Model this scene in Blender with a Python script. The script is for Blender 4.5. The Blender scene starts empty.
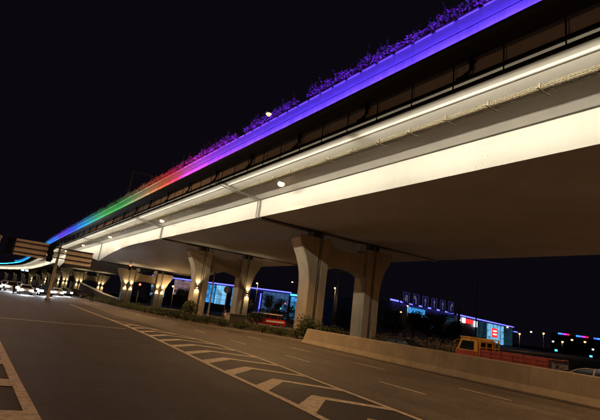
import bpy, bmesh, math, random
from mathutils import Vector, Matrix
R = math.radians
rnd = random.Random(7)
scene = bpy.context.scene
COL = scene.collection

# ------------------------------------------------------------------ camera
CAM_H = 1.75
cam_d = bpy.data.cameras.new('camera')
cam = bpy.data.objects.new('camera', cam_d); COL.objects.link(cam)
cam_d.sensor_width = 36.0; cam_d.lens = 26.4; cam_d.clip_start = 0.1; cam_d.clip_end = 5000
fwd_road = Vector((-285.0, -71.0, -440.0)).normalized()          # road direction seen from the camera
hor = Vector((1.0, -0.125, 0.0)).normalized()                    # the horizon's slope: the camera is rolled
upv = hor.cross(fwd_road).normalized()
if upv.y < 0: upv = -upv
rgt = fwd_road.cross(upv)
cam.matrix_world = Matrix.Translation((0, 0, CAM_H)) @ Matrix((rgt, fwd_road, upv)).to_4x4()
scene.camera = cam

# ------------------------------------------------------------------ night sky
world = bpy.data.worlds.new('World'); scene.world = world; world.use_nodes = True
wn = world.node_tree.nodes; wl = world.node_tree.links
wbg = wn['Background']
wbg.inputs['Color'].default_value = (0.72, 0.58, 1.0, 1); wbg.inputs['Strength'].default_value = 0.0042
scene.view_settings.view_transform = 'Standard'; scene.view_settings.look = 'None'
scene.view_settings.exposure = 0.0; scene.view_settings.gamma = 1.0
scene.cycles.use_denoising = True
scene.cycles.sample_clamp_indirect = 4.0
scene.cycles.max_bounces = 6

# ------------------------------------------------------------------ materials
def nodes_of(name):
    m = bpy.data.materials.new(name); m.use_nodes = True
    nt = m.node_tree
    return m, nt, nt.nodes['Principled BSDF']
def surf(name, col, rough=0.7, vary=0.25, scale=3.0, bump=0.0, bscale=40.0, metal=0.0, streak=0.0, spec=0.5, fine=0.0, coat=0.0):
    """plain material whose base colour is broken up by two noises; streak adds vertical run marks, fine a grain"""
    m, nt, b = nodes_of(name); N, L = nt.nodes, nt.links
    tc = N.new('ShaderNodeTexCoord')
    n1 = N.new('ShaderNodeTexNoise'); n1.inputs['Scale'].default_value = scale; n1.inputs['Detail'].default_value = 6; n1.inputs['Roughness'].default_value = 0.65
    L.new(tc.outputs['Object'], n1.inputs['Vector'])
    rp = N.new('ShaderNodeValToRGB'); rp.color_ramp.elements[0].position = 0.3; rp.color_ramp.elements[1].position = 0.72
    lo = 1 - vary; hi = 1 + vary * 0.6
    rp.color_ramp.elements[0].color = (col[0]*lo, col[1]*lo, col[2]*lo, 1)
    rp.color_ramp.elements[1].color = (min(1, col[0]*hi), min(1, col[1]*hi), min(1, col[2]*hi), 1)
    L.new(n1.outputs['Fac'], rp.inputs['Fac'])
    out = rp.outputs['Color']
    def mult(fac_socket, a, c, amount):
        nonlocal out
        r2 = N.new('ShaderNodeValToRGB'); r2.color_ramp.elements[0].position = a; r2.color_ramp.elements[1].position = c
        k = 1 - amount; r2.color_ramp.elements[0].color = (k, k, k, 1)
        L.new(fac_socket, r2.inputs['Fac'])
        mx = N.new('ShaderNodeMix'); mx.data_type = 'RGBA'; mx.blend_type = 'MULTIPLY'; mx.inputs[0].default_value = 1
        L.new(out, mx.inputs[6]); L.new(r2.outputs['Color'], mx.inputs[7]); out = mx.outputs[2]
    if streak:
        mp = N.new('ShaderNodeMapping'); mp.inputs['Scale'].default_value = (2.2, 2.2, 0.12)
        L.new(tc.outputs['Object'], mp.inputs['Vector'])
        n2 = N.new('ShaderNodeTexNoise'); n2.inputs['Scale'].default_value = 1.6; n2.inputs['Detail'].default_value = 5
        L.new(mp.outputs['Vector'], n2.inputs['Vector']); mult(n2.outputs['Fac'], 0.35, 0.6, streak)
    if fine:
        n3 = N.new('ShaderNodeTexNoise'); n3.inputs['Scale'].default_value = bscale; n3.inputs['Detail'].default_value = 3
        L.new(tc.outputs['Object'], n3.inputs['Vector']); mult(n3.outputs['Fac'], 0.3, 0.65, fine)
    L.new(out, b.inputs['Base Color'])
    b.inputs['Roughness'].default_value = rough; b.inputs['Metallic'].default_value = metal
    b.inputs['Specular IOR Level'].default_value = spec
    if coat: b.inputs['Coat Weight'].default_value = coat; b.inputs['Coat Roughness'].default_value = 0.06
    if bump:
        n4 = N.new('ShaderNodeTexNoise'); n4.inputs['Scale'].default_value = bscale; n4.inputs['Detail'].default_value = 4
        L.new(tc.outputs['Object'], n4.inputs['Vector'])
        bp = N.new('ShaderNodeBump'); bp.inputs['Strength'].default_value = bump; bp.inputs['Distance'].default_value = 0.02
        L.new(n4.outputs['Fac'], bp.inputs['Height']); L.new(bp.outputs['Normal'], b.inputs['Normal'])
    return m
def glow(name, col, strength, base=(0.6, 0.6, 0.6)):
    m, nt, b = nodes_of(name)
    b.inputs['Base Color'].default_value = (*base, 1); b.inputs['Emission Color'].default_value = (*col, 1)
    b.inputs['Emission Strength'].default_value = strength; b.inputs['Roughness'].default_value = 0.4
    m.cycles.emission_sampling = 'NONE'      # the lamps themselves carry the light
    return m
def lit_facade(name, col, strength, cells=(0.7, 0.9), dark=0.25):
    """interior light behind glazing, uneven from bay to bay"""
    m, nt, b = nodes_of(name); N, L = nt.nodes, nt.links
    tc = N.new('ShaderNodeTexCoord'); mp = N.new('ShaderNodeMapping'); mp.inputs['Scale'].default_value = (cells[0], cells[0], cells[1])
    L.new(tc.outputs['Object'], mp.inputs['Vector'])
    vo = N.new('ShaderNodeTexVoronoi'); vo.distance = 'CHEBYCHEV'; vo.inputs['Scale'].default_value = 1.0; vo.inputs['Randomness'].default_value = 0.5
    L.new(mp.outputs['Vector'], vo.inputs['Vector'])
    sp = N.new('ShaderNodeSeparateColor'); L.new(vo.outputs['Color'], sp.inputs['Color'])
    mr = N.new('ShaderNodeMapRange'); mr.inputs['To Min'].default_value = strength*dark; mr.inputs['To Max'].default_value = strength
    L.new(sp.outputs['Red'], mr.inputs['Value']); L.new(mr.outputs['Result'], b.inputs['Emission Strength'])
    b.inputs['Emission Color'].default_value = (*col, 1); b.inputs['Base Color'].default_value = (0.05, 0.06, 0.08, 1); b.inputs['Roughness'].default_value = 0.2
    return m
def asphalt(name, col):
    m, nt, b = nodes_of(name); N, L = nt.nodes, nt.links
    tc = N.new('ShaderNodeTexCoord')
    big = N.new('ShaderNodeTexNoise'); big.inputs['Scale'].default_value = 0.35; big.inputs['Detail'].default_value = 7; big.inputs['Roughness'].default_value = 0.7
    mp = N.new('ShaderNodeMapping'); mp.inputs['Scale'].default_value = (1.6, 0.09, 1)
    L.new(tc.outputs['Object'], mp.inputs['Vector'])
    trk = N.new('ShaderNodeTexNoise'); trk.inputs['Scale'].default_value = 0.9; trk.inputs['Detail'].default_value = 4
    L.new(tc.outputs['Object'], big.inputs['Vector']); L.new(mp.outputs['Vector'], trk.inputs['Vector'])
    gr = N.new('ShaderNodeTexNoise'); gr.inputs['Scale'].default_value = 30; gr.inputs['Detail'].default_value = 9; gr.inputs['Roughness'].default_value = 0.85; L.new(tc.outputs['Object'], gr.inputs['Vector'])
    mid = N.new('ShaderNodeTexNoise'); mid.inputs['Scale'].default_value = 5.0; mid.inputs['Detail'].default_value = 10; mid.inputs['Roughness'].default_value = 0.8; L.new(tc.outputs['Object'], mid.inputs['Vector'])
    def ramp(s, a, c, lo, hi):
        r = N.new('ShaderNodeMapRange'); r.inputs['From Min'].default_value = a; r.inputs['From Max'].default_value = c
        r.inputs['To Min'].default_value = lo; r.inputs['To Max'].default_value = hi; L.new(s, r.inputs['Value']); return r.outputs['Result']
    def mul(a, c):
        k = N.new('ShaderNodeMath'); k.operation = 'MULTIPLY'; L.new(a, k.inputs[0]); L.new(c, k.inputs[1]); return k.outputs[0]
    f = mul(mul(mul(ramp(mid.outputs['Fac'], 0.35, 0.65, 0.6, 1.4), ramp(big.outputs['Fac'], 0.3, 0.7, 0.62, 1.3)), ramp(trk.outputs['Fac'], 0.3, 0.7, 0.78, 1.2)), ramp(gr.outputs['Fac'], 0.36, 0.64, 0.4, 1.7))
    mx = N.new('ShaderNodeVectorMath'); mx.operation = 'SCALE'; mx.inputs[0].default_value = col; L.new(f, mx.inputs['Scale'])
    L.new(mx.outputs['Vector'], b.inputs['Base Color'])
    L.new(ramp(big.outputs['Fac'], 0.3, 0.7, 0.62, 0.82), b.inputs['Roughness'])
    b.inputs['Specular IOR Level'].default_value = 0.35
    bp = N.new('ShaderNodeBump'); bp.inputs['Strength'].default_value = 0.5; bp.inputs['Distance'].default_value = 0.008
    L.new(gr.outputs['Fac'], bp.inputs['Height']); L.new(bp.outputs['Normal'], b.inputs['Normal'])
    return m
def paint_mat(name, col):
    """worn road paint: the asphalt shows through in chips"""
    m, nt, b = nodes_of(name); N, L = nt.nodes, nt.links
    tc = N.new('ShaderNodeTexCoord'); n = N.new('ShaderNodeTexNoise'); n.inputs['Scale'].default_value = 7; n.inputs['Detail'].default_value = 8; n.inputs['Roughness'].default_value = 0.75
    L.new(tc.outputs['Object'], n.inputs['Vector'])
    r = N.new('ShaderNodeValToRGB'); r.color_ramp.elements[0].position = 0.36; r.color_ramp.elements[1].position = 0.56
    r.color_ramp.elements[0].color = (col[0]*0.45, col[1]*0.45, col[2]*0.45, 1); r.color_ramp.elements[1].color = (*col, 1)
    L.new(n.outputs['Fac'], r.inputs['Fac']); L.new(r.outputs['Color'], b.inputs['Base Color']); b.inputs['Roughness'].default_value = 0.7
    return m
def leaf_mat(name, cols, rough=0.55):
    m, nt, b = nodes_of(name); N, L = nt.nodes, nt.links
    g = N.new('ShaderNodeNewGeometry'); r = N.new('ShaderNodeValToRGB'); r.color_ramp.interpolation = 'CONSTANT'
    e = r.color_ramp.elements
    while len(e) < len(cols): e.new(0.5)
    for i, c in enumerate(cols): e[i].position = i/len(cols); e[i].color = (*c, 1)
    L.new(g.outputs['Random Per Island'], r.inputs['Fac']); L.new(r.outputs['Color'], b.inputs['Base Color'])
    b.inputs['Roughness'].default_value = rough
    return m

M = dict(
    asphalt_dark=asphalt('asphalt_dark', (0.035, 0.030, 0.030)), asphalt_pale=asphalt('asphalt_pale', (0.13, 0.115, 0.10)), asphalt_lit_lane=asphalt('asphalt_lit_lane', (0.095, 0.081, 0.07)),  # left road darker, lanes lighter: lighting difference partly put into the colour
    ground=surf('ground_earth', (0.05, 0.045, 0.04), 0.9, 0.4, 0.3), soil=surf('soil', (0.10, 0.078, 0.055), 0.95, 0.5, 2.0, 0.5, 20),
    paint=paint_mat('road_paint', (0.62, 0.55, 0.45)),
    concrete=surf('girder_concrete', (0.56, 0.535, 0.49), 0.8, 0.14, 0.25, 0.08, 25, streak=0.03, fine=0.06),
    soffit=surf('deck_concrete', (0.46, 0.44, 0.40), 0.8, 0.22, 0.4, 0.08, 25, fine=0.06),
    pier=surf('pier_concrete', (0.46, 0.385, 0.28), 0.85, 0.22, 0.7, 0.12, 22, streak=0.07, fine=0.08),
    barrier=surf('barrier_concrete', (0.36, 0.31, 0.24), 0.85, 0.25, 0.9, 0.2, 30, streak=0.08, fine=0.12),
    kerb=surf('kerb_stone', (0.3, 0.28, 0.25), 0.85, 0.3, 3, 0.2, 30),
    panel=surf('parapet_panel', (0.6, 0.6, 0.62), 0.6, 0.12, 2.0, streak=0.2),
    trough=surf('planter_plastic', (0.55, 0.55, 0.56), 0.5, 0.12, 4.0),
    shelf=surf('dark_shelf_steel', (0.02, 0.018, 0.017), 0.8, 0.3, 1.5),
    black=surf('black_metal', (0.009, 0.009, 0.01), 0.9, 0.2, 6, spec=0.1), steel=surf('galvanised', (0.32, 0.31, 0.29), 0.45, 0.2, 6, metal=0.7),
    tray=surf('cable_tray_zinc', (0.24, 0.20, 0.13), 0.7, 0.2, 8, metal=0.1), pipe=surf('grey_pipe', (0.28, 0.27, 0.25), 0.55, 0.15, 5),
    pole=surf('painted_pole', (0.26, 0.23, 0.2), 0.55, 0.2, 4, streak=0.2), signback=surf('sign_back_aluminium', (0.82, 0.76, 0.68), 0.55, 0.12, 1.4, streak=0.1),
    white=surf('white_paint', (0.7, 0.7, 0.68), 0.6, 0.12, 3), bark=surf('bark', (0.06, 0.045, 0.03), 0.9, 0.4, 6, 0.6, 30),
    bloom=leaf_mat('bougainvillea', [(0.8, 0.14, 0.45), (0.5, 0.2, 0.3), (0.12, 0.26, 0.08), (0.85, 0.22, 0.5), (0.2, 0.32, 0.14), (0.7, 0.18, 0.4)]),
    shrub=leaf_mat('shrub_leaf', [(0.045, 0.07, 0.02), (0.03, 0.055, 0.02), (0.07, 0.085, 0.025), (0.05, 0.06, 0.03)]),
    tree=leaf_mat('tree_leaf', [(0.035, 0.06, 0.02), (0.05, 0.075, 0.025), (0.025, 0.045, 0.018)]),
    brownhedge=leaf_mat('brown_hedge_leaf', [(0.16, 0.08, 0.03), (0.11, 0.06, 0.025), (0.09, 0.07, 0.03), (0.2, 0.1, 0.04)]),
    glass=surf('dark_glass', (0.012, 0.014, 0.017), 0.08, 0.1, 1.0), tyre=surf('rubber', (0.018, 0.018, 0.018), 0.85, 0.2, 8), rim=surf('wheel_rim', (0.4, 0.4, 0.41), 0.35, 0.1, 4, metal=0.8),
    truck_red=surf('truck_red_paint', (0.34, 0.045, 0.028), 0.55, 0.3, 2.5, streak=0.2), truck_orange=surf('truck_orange_paint', (0.62, 0.26, 0.03), 0.5, 0.25, 3),
    black_house=surf('lamp_housing', (0.03, 0.03, 0.03), 0.5, 0.2, 6), lens_warm=glow('lens_warm', (1.0, 0.6, 0.26), 30), lens_far=glow('lens_far', (1.0, 0.5, 0.2), 3.2), lens_far_white=glow('lens_far_white', (1.0, 0.85, 0.7), 1.6), lens_under=glow('lens_under', (1.0, 0.6, 0.27), 3.4), lens_white=glow('lens_white', (1.0, 0.9, 0.75), 14),
    lens_blue=glow('lens_blue_white', (0.35, 0.7, 1.0), 20), head=glow('headlight_lens', (0.80, 0.9, 1.0), 160), tail=glow('tail_lens', (1.0, 0.06, 0.05), 2.2, (0.4, 0.02, 0.02)), tail_off=surf('tail_lens_unlit', (0.35, 0.02, 0.02), 0.25, 0.1, 3),
    red_sig=glow('signal_red', (1.0, 0.07, 0.03), 9), green_sig=glow('signal_green', (0.05, 1.0, 0.55), 4), web_lens=glow('flood_lens', (1.0, 0.92, 0.72), 6), fix_lens=glow('wall_light_lens', (1.0, 0.8, 0.5), 22),
    neon=glow('neon_blue', (0.13, 0.14, 1.0), 2.6), cyan=glow('cyan_sign', (0.08, 0.6, 1.0), 2.2), red_sign=glow('red_sign', (1.0, 0.03, 0.03), 1.2), white_sign=glow('white_sign', (0.85, 0.85, 1.0), 2.4),
    facade_dark=surf('facade_dark', (0.06, 0.08, 0.12), 0.5, 0.3, 0.2), facade_lit=lit_facade('facade_cyan', (0.06, 0.42, 1.0), 1.0), facade_blue=lit_facade('facade_blue', (0.07, 0.2, 0.46), 0.5, (0.9, 1.2), 0.6),
    facade_pink=lit_facade('facade_pink', (0.8, 0.5, 0.55), 0.35), facade_pale=lit_facade('facade_pale', (0.22, 0.62, 1.0), 1.05, (0.5, 0.6), 0.4), facade_teal=lit_facade('facade_teal', (0.05, 0.22, 0.34), 0.17, (0.5, 0.12), 0.35),
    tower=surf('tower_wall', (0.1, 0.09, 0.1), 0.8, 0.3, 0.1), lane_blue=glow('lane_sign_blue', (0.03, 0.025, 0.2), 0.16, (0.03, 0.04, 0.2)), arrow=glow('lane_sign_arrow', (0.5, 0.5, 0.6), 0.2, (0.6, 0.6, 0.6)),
    cloth_dark=surf('dark_cloth', (0.02, 0.02, 0.025), 0.9, 0.3, 8), skin=surf('skin', (0.4, 0.25, 0.18), 0.6, 0.1, 8), plate=surf('number_plate', (0.55, 0.42, 0.06), 0.5, 0.1, 4),
)
def car_paint(name, col): return surf(name, col, 0.32, 0.08, 2.0, metal=0.25, coat=0.6)

# ------------------------------------------------------------------ mesh building
class MB:
    def __init__(s): s.v = []; s.f = []
    def add(s, vs, fs):
        b = len(s.v); s.v += [tuple(p) for p in vs]; s.f += [tuple(b + i for i in f) for f in fs]; return s
    def box(s, x0, x1, y0, y1, z0, z1):
        return s.add([(x0,y0,z0),(x1,y0,z0),(x1,y1,z0),(x0,y1,z0),(x0,y0,z1),(x1,y0,z1),(x1,y1,z1),(x0,y1,z1)],
                     [(0,3,2,1),(4,5,6,7),(0,1,5,4),(1,2,6,5),(2,3,7,6),(3,0,4,7)])
    def cbox(s, c, d): return s.box(c[0]-d[0]/2, c[0]+d[0]/2, c[1]-d[1]/2, c[1]+d[1]/2, c[2]-d[2]/2, c[2]+d[2]/2)
    def loft(s, rings, caps=True):
        n = len(rings[0]); vs = [p for r in rings for p in r]; fs = []
        for k in range(len(rings)-1):
            for i in range(n):
                j = (i+1) % n; fs.append((k*n+i, k*n+j, (k+1)*n+j, (k+1)*n+i))
        if caps: fs.append(tuple(range(n-1, -1, -1))); fs.append(tuple((len(rings)-1)*n + i for i in range(n)))
        return s.add(vs, fs)
    def prism_y(s, prof, y0, y1): return s.loft([[(x, y0, z) for x, z in prof], [(x, y1, z) for x, z in prof]])
    def prism_x(s, prof, x0, x1): return s.loft([[(x0, y, z) for y, z in prof], [(x1, y, z) for y, z in prof]])
    def prism_z(s, prof, z0, z1): return s.loft([[(x, y, z0) for x, y in prof], [(x, y, z1) for x, y in prof]])
    def tube(s, pts, r, n=8, r2=None):
        pts = [Vector(p) for p in pts]; rings = []; up = Vector((0, 0, 1))
        for i, p in enumerate(pts):
            t = (pts[min(i+1, len(pts)-1)] - pts[max(i-1, 0)]).normalized()
            a = t.cross(up if abs(t.z) < 0.95 else Vector((1, 0, 0))).normalized(); b = t.cross(a)
            rr = r if r2 is None else r + (r2 - r)*i/(len(pts)-1)
            rings.append([p + (a*math.cos(2*math.pi*k/n) + b*math.sin(2*math.pi*k/n))*rr for k in range(n)])
        return s.loft(rings)
    def lathe(s, prof, c=(0, 0, 0), n=16):
        rings = [[(c[0] + r*math.cos(2*math.pi*k/n), c[1] + r*math.sin(2*math.pi*k/n), c[2] + z) for k in range(n)] for r, z in prof]
        return s.loft(rings)
    def disc_y(s, c, r, t, n=16):   # a short cylinder along y
        return s.loft([[(c[0] + r*math.cos(2*math.pi*k/n), c[1] + d, c[2] + r*math.sin(2*math.pi*k/n)) for k in range(n)] for d in (-t/2, t/2)])
    def disc_x(s, c, r, t, n=16):
        return s.loft([[(c[0] + d, c[1] + r*math.cos(2*math.pi*k/n), c[2] + r*math.sin(2*math.pi*k/n)) for k in range(n)] for d in (-t/2, t/2)])
    def mesh(s, name, mat, smooth=False):
        me = bpy.data.meshes.new(name); me.from_pydata(s.v, [], s.f); me.validate()
        bm = bmesh.new(); bm.from_mesh(me); bmesh.ops.recalc_face_normals(bm, faces=bm.faces); bm.to_mesh(me); bm.free()
        me.materials.append(mat)
        if smooth:
            for p in me.polygons: p.use_smooth = True
        return me
    def build(s, name, mat, parent=None, smooth=False, bevel=0.0):
        o = bpy.data.objects.new(name, s.mesh(name, mat, smooth)); COL.objects.link(o)
        if parent is not None: o.parent = parent
        if bevel:
            b = o.modifiers.new('bevel', 'BEVEL'); b.width = bevel; b.segments = 2; b.limit_method = 'ANGLE'; b.angle_limit = R(40)
        return o
def put(name, me, parent=None, loc=(0, 0, 0), rz=0.0, sc=None):
    o = bpy.data.objects.new(name, me); COL.objects.link(o); o.parent = parent; o.location = loc; o.rotation_euler = (0, 0, rz)
    if sc: o.scale = sc
    return o
def empty(name, loc=(0, 0, 0), rz=0.0):
    o = bpy.data.objects.new(name, None); COL.objects.link(o); o.location = loc; o.rotation_euler = (0, 0, rz); o.empty_display_size = 0.3; return o
def tag(o, label, cat, group=None):
    o['label'] = label; o['category'] = cat
    if group: o['group'] = group
    return o
def struct(o): o['kind'] = 'structure'; return o
def lamp(name, kind, loc, energy, col, parent=None, aim=None, **kw):
    d = bpy.data.lights.new(name, kind); d.energy = energy; d.color = col
    for k, v in kw.items(): setattr(d, k, v)
    o = bpy.data.objects.new(name, d); COL.objects.link(o); o.location = loc
    if aim is not None: o.rotation_euler = Vector(aim).to_track_quat('-Z', 'Y').to_euler()
    if parent is not None: o.parent = parent
    return o
def copy_tree(src, parent=None):
    c = src.copy(); COL.objects.link(c); c.parent = parent
    for ch in src.children: copy_tree(ch, c)
    return c

def leaves(mb, n, centre, rad, size, rg, squash=1.0, shell=0.35, low=-1.0):
    """n leaf-sized quads through an uneven ellipsoid"""
    for _ in range(n):
        while True:
            p = Vector((rg.uniform(-1, 1), rg.uniform(-1, 1), rg.uniform(low, 1)))
            l = p.length
            if l <= 1 and (l > shell or rg.random() < 0.35): break
        q = Vector((centre[0] + p.x*rad[0], centre[1] + p.y*rad[1], centre[2] + p.z*rad[2]))
        a = Vector((rg.gauss(0, 1), rg.gauss(0, 1), rg.gauss(0, 1))).normalized()
        b = a.cross(Vector((rg.gauss(0, 1), rg.gauss(0, 1), rg.gauss(0, 1)))).normalized()
        s = size*rg.uniform(0.6, 1.3)
        mb.add([q - a*s, q + b*s*0.5, q + a*s, q - b*s*0.5], [(0, 1, 2, 3)])
    return mb

# ------------------------------------------------------------------ the bridge's line on plan
PTS = [(-60, 15.27), (0, 12.15), (60, 9.03), (117, 6.1), (150, 4.9), (200, 3.8), (250, 2.2), (300, -0.7), (371, -10), (450, -27), (540, -52)]
def path(Y):
    for i in range(len(PTS)-1):
        if Y <= PTS[i+1][0] or i == len(PTS)-2: break
    (y0, x0), (y1, x1) = PTS[i], PTS[i+1]
    def tan(k):
        a, b = PTS[max(k-1, 0)], PTS[min(k+1, len(PTS)-1)]; return (b[1]-a[1])/(b[0]-a[0])
    h = y1-y0; t = (Y-y0)/h; m0, m1 = tan(i)*h, tan(i+1)*h
    return (2*t**3-3*t*t+1)*x0 + (t**3-2*t*t+t)*m0 + (-2*t**3+3*t*t)*x1 + (t**3-t*t)*m1
def BX(Y, xp): return path(Y) + xp - 12.15
STN = [-30, 2, 32.2, 56.8, 92, 150, 185, 213, 241, 269, 297, 325, 353, 381, 409, 437, 465, 493]
DEEP = {92: 1.9, 150: 1.9}
ZS, ZW = 9.25, 10.86
def soffit_z(Y, a, b):
    da, db = DEEP.get(a, 0), DEEP.get(b, 0); t = (Y-a)/(b-a); z = ZS
    if da and db: z -= da*(2*t-1)**2
    elif db: k = max(0, (t-0.3)/0.7); z -= db*k*k
    elif da: k = max(0, (0.7-t)/0.7); z -= da*k*k
    return z

# ------------------------------------------------------------------ ground, roads
struct(MB().add([(-1500,-400,-0.42),(1800,-400,-0.42),(1800,2200,-0.42),(-1500,2200,-0.42)], [(0,1,2,3)]).build('ground', M['ground']))
KERB = [(18.6, 26.2), (17.9, 29.5), (16.6, 33), (14.6, 36.5), (13.2, 40), (12.2, 46), (11.6, 58), (11.2, 71), (10.8, 88), (11.6, 92.5), (14, 95)]
def barrier_x(Y): return 16.78 + max(0, Y-13)*0.06
xr = [(barrier_x(y)+0.3, y) for y in (-60, 0, 13, 26.2)]
road_outline = [(-90, -60)] + xr + [(x+0.3, y) for x, y in KERB] + [(120, 96), (120, 128), (13, 130), (11, 160), (10, 260), (-6, 520), (-90, 520)]
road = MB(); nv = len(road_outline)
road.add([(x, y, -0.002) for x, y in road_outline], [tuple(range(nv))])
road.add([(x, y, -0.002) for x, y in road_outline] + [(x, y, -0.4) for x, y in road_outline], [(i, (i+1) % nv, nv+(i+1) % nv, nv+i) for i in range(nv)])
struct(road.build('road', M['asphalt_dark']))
lane = [(8.75, -60), (17.0, -60)] + [(barrier_x(y)+0.12, y) for y in (0, 13, 26)] + [(x+0.1, y) for x, y in KERB[:9]] + [(10.2, 95), (7.9, 60), (7.6, 40), (8.2, 26), (8.7, 18), (8.55, 14), (8.05, 11), (7.75, 7)]
struct(MB().add([(x, y, 0.002) for x, y in lane], [tuple(range(len(lane)))]).build('carriageway', M['asphalt_lit_lane']))
struct(MB().add([(17.4,-60,-0.35),(70,-60,-0.35),(70,95.5,-0.35),(17.4,95.5,-0.35)], [(0,1,2,3)]).build('side_road', M['asphalt_pale']))
# planting bed under the bridge and its kerb
bed = KERB + [(31, 95), (31, 27.2)]
struct(MB().prism_z([(x, y) for x, y in bed], -0.38, 0.10).build('planting_bed', M['soil']))
def dense(pts, step):
    out = []
    for (x0, y0), (x1, y1) in zip(pts, pts[1:]):
        n = max(1, int(math.hypot(x1-x0, y1-y0)/step))
        out += [(x0+(x1-x0)*k/n, y0+(y1-y0)*k/n) for k in range(n)]
    return out + [pts[-1]]
kerb_root = struct(empty('kerb', (KERB[0][0], KERB[0][1], 0)))
kd = dense(KERB, 1.0); ks = MB().box(-0.5, 0.5, -0.09, 0.09, -0.05, 0.16).mesh('kerb_stone', M['kerb'])
for (x0, y0), (x1, y1) in zip(kd, kd[1:]):
    l = math.hypot(x1-x0, y1-y0)
    o = put('kerb_stone', ks, kerb_root, ((x0+x1)/2-KERB[0][0], (y0+y1)/2-KERB[0][1], rnd.uniform(-0.008, 0.008)), math.atan2(y1-y0, x1-x0), (l-0.02, 1, 1))

# ------------------------------------------------------------------ road markings
mk = struct(empty('road_markings', (0, 0, 0)))
PZ = 0.007
def strip(name, pts, w):
    m = MB(); L, Rr = [], []
    for i, p in enumerate(pts):
        a, b = pts[max(i-1, 0)], pts[min(i+1, len(pts)-1)]
        d = Vector((b[0]-a[0], b[1]-a[1])).normalized(); nx, ny = -d.y, d.x
        L.append((p[0]+nx*w/2, p[1]+ny*w/2, PZ)); Rr.append((p[0]-nx*w/2, p[1]-ny*w/2, PZ))
    for i in range(len(pts)-1): m.add([L[i], Rr[i], Rr[i+1], L[i+1]], [(0, 1, 2, 3)])
    return m.build(name, M['paint'], mk)
HL = [(5.1, 2), (5.25, 6.9), (5.36, 8.5), (5.47, 12.3), (5.73, 17.4), (5.95, 22.6), (6.02, 28), (5.95, 33)]
HR = [(7.3, 2), (7.58, 6.8), (7.81, 8.9), (8.0, 10.9), (8.4, 13.9), (8.65, 16.8), (8.6, 20), (8.3, 23), (7.5, 27.1), (6.5, 31), (5.98, 33)]
def at(line, y):
    for (x0, y0), (x1, y1) in zip(line, line[1:]):
        if y0 <= y <= y1: return x0+(x1-x0)*(y-y0)/(y1-y0)
    return line[-1][0] if y > line[-1][1] else line[0][0]
strip('edge_line', dense(HL, 1.5), 0.17); strip('edge_line', dense(HR, 1.5), 0.15)
strip('edge_line', [(5.95, 33), (5.8, 42), (5.7, 56)], 0.15)
y = 3.2
while y < 29:
    a, b = at(HL, y+0.3)+0.08, at(HR, y+0.1)-0.07; w = b-a
    if w > 0.5:
        ap = a + w*0.47; rise = min(1.2, w*0.52)
        yl, yr, t = y, y+0.15, 0.66
        MB().add([(a, yl, PZ), (a, yl+t, PZ), (ap, y+rise+t*0.8, PZ), (b, yr+0.36, PZ), (b, yr, PZ), (ap+0.04, y+rise+0.03, PZ)], [(0, 5, 2, 1), (5, 4, 3, 2)]).build('chevron', M['paint'], mk)
    y += 2.08
for x0 in (10.72, 13.85):
    for k in range(-1, 10):
        ys = 9.3 + (0.1 if x0 < 12 else 5.2 - 5.9*1) + k*6.15
        if x0 > 12: ys = 8.7 + k*5.75
        dx = 0.02*(ys-9)
        if ys < 62: strip('lane_dash', [(x0+dx*0.6, ys), (x0+dx*0.6+0.03, ys+2.0)], 0.11)
strip('stop_line', [(-4.5, 25.6), (5.5, 25.3)], 0.2)
strip('stop_line', [(9.2, 68), (6, 75)], 0.18)
LH = [(0.9, 3.5), (0.64, 7.0), (0.4, 10), (0.17, 13), (-0.2, 18), (-0.72, 25)]
strip('edge_line', dense(LH, 1.0), 0.17)
for k in range(6):
    yy = 4.6 + k*2.35; a = at(LH, yy)
    MB().add([(a-0.06, yy, 0.011), (a-0.06, yy+0.62, 0.011), (a-1.3, yy+0.85, 0.011), (a-1.3, yy+0.2, 0.011)], [(0, 1, 2, 3)]).build('hatch_bar', M['paint'], mk)

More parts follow.
